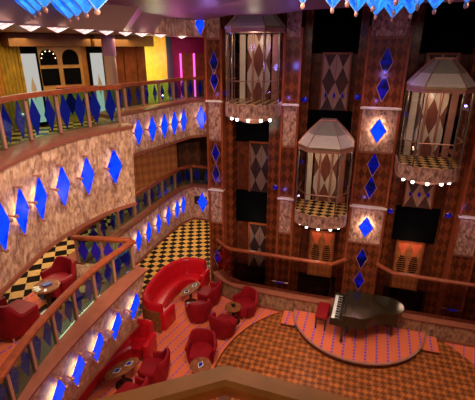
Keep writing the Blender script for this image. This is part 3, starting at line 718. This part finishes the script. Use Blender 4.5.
# soffit lamps
SO = smoothpath([(-4.3, 3.5), (-4.75, 4.5), (-4.98, 5.4), (-5.05, 6.2), (-5.0, 6.9)])
lampm = MB().add([(0, -.24, 0), (.17, 0, 0), (0, .24, 0), (-.17, 0, 0), (0, 0, -.085)], [(0, 1, 2, 3), (1, 0, 4), (2, 1, 4), (3, 2, 4), (0, 3, 4)])
SPOT = [((-4.75, 4.73), .15), ((-4.92, 5.43), .05), ((-4.95, 6.06), -.1), ((-4.96, 6.79), -.2), ((-4.98, 7.51), -.1), ((-4.98, 8.23), .1), ((-5.0, 8.96), .2), ((-5.04, 9.97), .2), ((-5.02, 11.23), .3)]
src = None
for i, (p, a) in enumerate(SPOT):
    if src is None:
        src = thing('soffit_light', 'x', 'ceiling lamp')
        lampm.build('diffuser', 'soffit_lamp', src)
        m = MB(); Q = [(0, -.25), (.18, 0), (0, .25), (-.18, 0)]; m.tube([(x, y, -.004) for x, y in Q+[Q[0]]], .014, 6); m.build('bronze_rim', 'bronze', src); o = src
    else: o = copy_tree(src)
    o.scale = (1.15, 1.15, 1.1); o.location = (p[0], p[1], 8.215); o.rotation_euler = (0, 0, a)
    o['label'] = f'diamond-shaped soffit light under the deck edge at upper left, {ORD[i]} from the left'; o['group'] = 'soffit lights along the deck edge'

# ------------------------------------------------------------------ upper-deck shop front (far left)
def place_on(i, f):
    a, b = Vector(W[i]), Vector(W[i+1]); p = a+(b-a)*f; d = (b-a).normalized(); n = Vector((d.y, -d.x)); return p, d, n
def front(name, label, cat, i, f, z=5.95, out=.03):
    p, d, n = place_on(i, f); return thing(name, label, cat, (p.x+n.x*out, p.y+n.y*out, z), math.atan2(d.y, d.x))
# lattice of windows
t = front('shop_window', 'gold framed window of four dark panes, the upper two arched', 'window', 2, .38)
MB().box((0, 0, 1.0), (1.16, .06, 2.0)).build('frame', 'gold_paint', t)
for s in (-1, 1):
    MB().box((s*.28, -.04, 1.22), (.44, .03, .42)).build('pane', 'black', t)
    P = [(-.21, 0), (.21, 0), (.21, .17)]+[(.21*math.cos(a), .17+.21*math.sin(a)) for a in [k*PI/10 for k in range(1, 10)]]+[(-.21, .17)]
    o = MB().prism_axis(P, (s*.28, -.03, 1.52), (1, 0, 0), (0, 0, 1), (0, -1, 0), .03).build('arched_pane', 'black', t)
    if s < 0:
        m = MB()
        for k in range(6): m.lathe([(.001, -.016), (.016, 0), (.001, .016)], (s*.28+.17*math.cos(PI*k/5), -.07, 1.69+.17*math.sin(PI*k/5)), 8)
        m.build('light_string', 'lamp_warm', o)
for i, f, lb in ((1, .62, 'tall frosted lit panel at the left of the gold shop window'), (3, .42, 'tall frosted lit panel right of the round column')):
    t = front('lit_panel', lb, 'panel', i, f)
    MB().box((0, 0, 1.0), (.5, .06, 1.98)).build('dark_frame', 'black', t); MB().box((0, -.04, .95), (.36, .03, 1.7)).build('frosted_glass', 'lit_panel', t)
    MB().prism_axis([(0, -.3), (.07, 0), (0, .3), (-.07, 0)], (0, -.055, .95), (1, 0, 0), (0, 0, 1), (0, -1, 0), .008).build('etched_motif', 'roof', t)
# drapes
def drape(i, f, w, label, mat, rz=0):
    t = front('drape', label, 'curtain', i, f, out=.1); m = MB(); n = 28
    fr = [(-w/2+w*k/n, .05*math.sin(k*PI/2+.4)) for k in range(n+1)]; bk = [(x, y+.03) for x, y in reversed(fr)]
    m.prism(fr+bk, .02, 2.0).build('cloth', mat, t, True); MB().tube([(-w/2-.05, 0, 2.03), (w/2+.05, 0, 2.03)], .025, 8).build('rod', 'gold', t, True)
drape(1, .10, .62, 'olive gold drape at the far left of the upper deck', 'olive')
drape(4, .17, .34, 'brown drape on the upper deck left of the middle drape', 'curtain')
drape(4, .52, .34, 'brown drape in the middle of the upper-deck wall', 'curtain')
drape(4, .86, .26, 'brown drape on the upper deck nearest the yellow wall', 'curtain')
# round column and gold bulkhead
p, d, n = place_on(3, .0)
t = thing('round_column', 'round gold and violet column before the upper-deck shop wall', 'column', (p.x+n.x*1.2, p.y+n.y*1.2, 5.95))
MB().lathe([(.20, 0), (.20, .1), (.15, .14), (.15, 1.75)], (0, 0, 0), 20).build('shaft', 'soffit', t, True)
MB().lathe([(.17, 1.75), (.17, 2.24)], (0, 0, 0), 20).build('capital', 'ceil', t, True)
for i in (1, 2, 3, 4):
    a, b = Vector(W[i]), Vector(W[i+1]); d = (b-a).normalized(); n = Vector((d.y, -d.x))
    o = MB().prism([tuple(a), tuple(b), tuple(b+n*.6), tuple(a+n*.6)], 7.92, 8.2).build('trim_4', 'dark_gold'); struct(o)
# magenta doorway
t = front('lit_doorway', 'magenta lit doorway with pink strip lights at the end of the upper deck', 'doorway', 7, .5)
MB().box((0, 0, .95), (.9, .05, 1.6)).build('dark_opening', 'curtain', t)
pk = emit('pink_strip', (1, .08, .55), 1.6)
for x in (-.5, -.02, .5): MB().box((x, -.05, .95), (.05, .04, 1.6)).build('strip_light', pk, t)
MB().lathe([(.001, 0), (.16, .03), (.2, .12), (.001, .2)], (.75, -.1, 1.45), 16).build('round_lamp', 'magenta_wall', t, True)

# ------------------------------------------------------------------ lights
def area(loc, size, power, col, rot=(0, 0, 0), sy=None):
    l = bpy.data.lights.new('area_light', 'AREA'); l.energy = power; l.color = col; l.size = size
    if sy: l.shape = 'RECTANGLE'; l.size_y = sy
    o = bpy.data.objects.new('area_light', l); o.location = loc; o.rotation_euler = rot; COL.objects.link(o); return o
def point(loc, power, col, r=.1):
    l = bpy.data.lights.new('point_light', 'POINT'); l.energy = power; l.color = col; l.shadow_soft_size = r
    o = bpy.data.objects.new('point_light', l); o.location = loc; COL.objects.link(o); return o
def spot(loc, tgt, power, col, ang=60, blend=.6, r=.15):
    l = bpy.data.lights.new('spot_light', 'SPOT'); l.energy = power; l.color = col; l.spot_size = math.radians(ang); l.spot_blend = blend; l.shadow_soft_size = r
    o = bpy.data.objects.new('spot_light', l); o.location = loc
    o.rotation_euler = (Vector(tgt)-Vector(loc)).to_track_quat('-Z', 'Y').to_euler(); COL.objects.link(o); return o
area((-1.5, 4.5, 8.5), 3.0, 200, (1, .76, .60))
area((2.5, 5, 8.5), 2.0, 80, (1, .74, .62))
spot((-2.0, 3.5, 8.4), (-3.8, 9.5, 0), 520, (1, .76, .58), 50)
spot((0.5, 4.5, 8.4), (.8, 9.6, 0), 620, (1, .75, .58), 46)
spot((.5, 2.0, 8.4), (-5, 8, 5.5), 400, (1, .80, .66), 55)
# decks
point((-6.9, 12.2, 4.9), 22, (1, .72, .42), .15)
area((0, -.9, 8.5), .8, 30, (1, .8, .6))
area((-7.2, 7.0, 5.5), 2.0, 60, (1, .82, .55)); area((-7.3, 12, 5.5), 1.5, 110, (1, .72, .45))
area((-6.8, 11.5, 2.65), 2.0, 42, (1, .85, .6)); area((-6.5, 15, 2.65), 3, 90, (1, .85, .6))
area((-7.0, 7.5, 8.1), 1.5, 40, (1, .70, .34)); area((-6.3, 10, 8.1), 1.2, 30, (1, .72, .35))
point((-5.6, 12.2, 7.6), 8, (1, .15, .6)); point((-5.75, 11.2, 7.5), 14, (1, 1, .6)) 
for x in (-3.0, -.8, 1.95): point((x, 11.8, 2.3), 3.5, (1, .75, .55), .1)
# wash lights over the pillars and violet shelf lights
for x in (-4.2, -1.88, .54, 3.2): spot((x+.1, 10.6, 8.5), (x, 11.6, 5.2), 70, (1, .68, .48), 42, .8, .08)
for x in (-4.2, -1.88, .54, 3.2):
    for z in (6.52, 3.69): point((x-.12, 11.12, z), 1.1, (.30, .18, 1), .03)
# violet accents
spot((-1.5, 6.5, 8.35), (-5, 10.4, 8.4), 90, (1, .72, .85), 40); point((-3.2, 8.6, 7.9), 8, (.5, .25, 1)); point((-1.85, 10.9, 7.4), 6, (.25, .2, 1)); point((.55, 10.8, 7.2), 5, (.3, .2, 1))
w = bpy.data.worlds.new('World'); S.world = w; w.use_nodes = True
w.node_tree.nodes['Background'].inputs[0].default_value = (.55, .40, .42, 1); w.node_tree.nodes['Background'].inputs[1].default_value = .06

# ------------------------------------------------------------------ camera
cam = bpy.data.cameras.new('Camera'); cam.sensor_width = 36; cam.lens = 36*400/475; cam.clip_start = .05
co = bpy.data.objects.new('Camera', cam); COL.objects.link(co)
co.location = (0, 0, 7.9); co.rotation_euler = (math.radians(90-20.9), 0, math.radians(16.7)); S.camera = co
vs = S.view_settings; vs.view_transform = 'Standard'; vs.look = 'None'; vs.exposure = .68; vs.gamma = 1; vs.use_curve_mapping = False
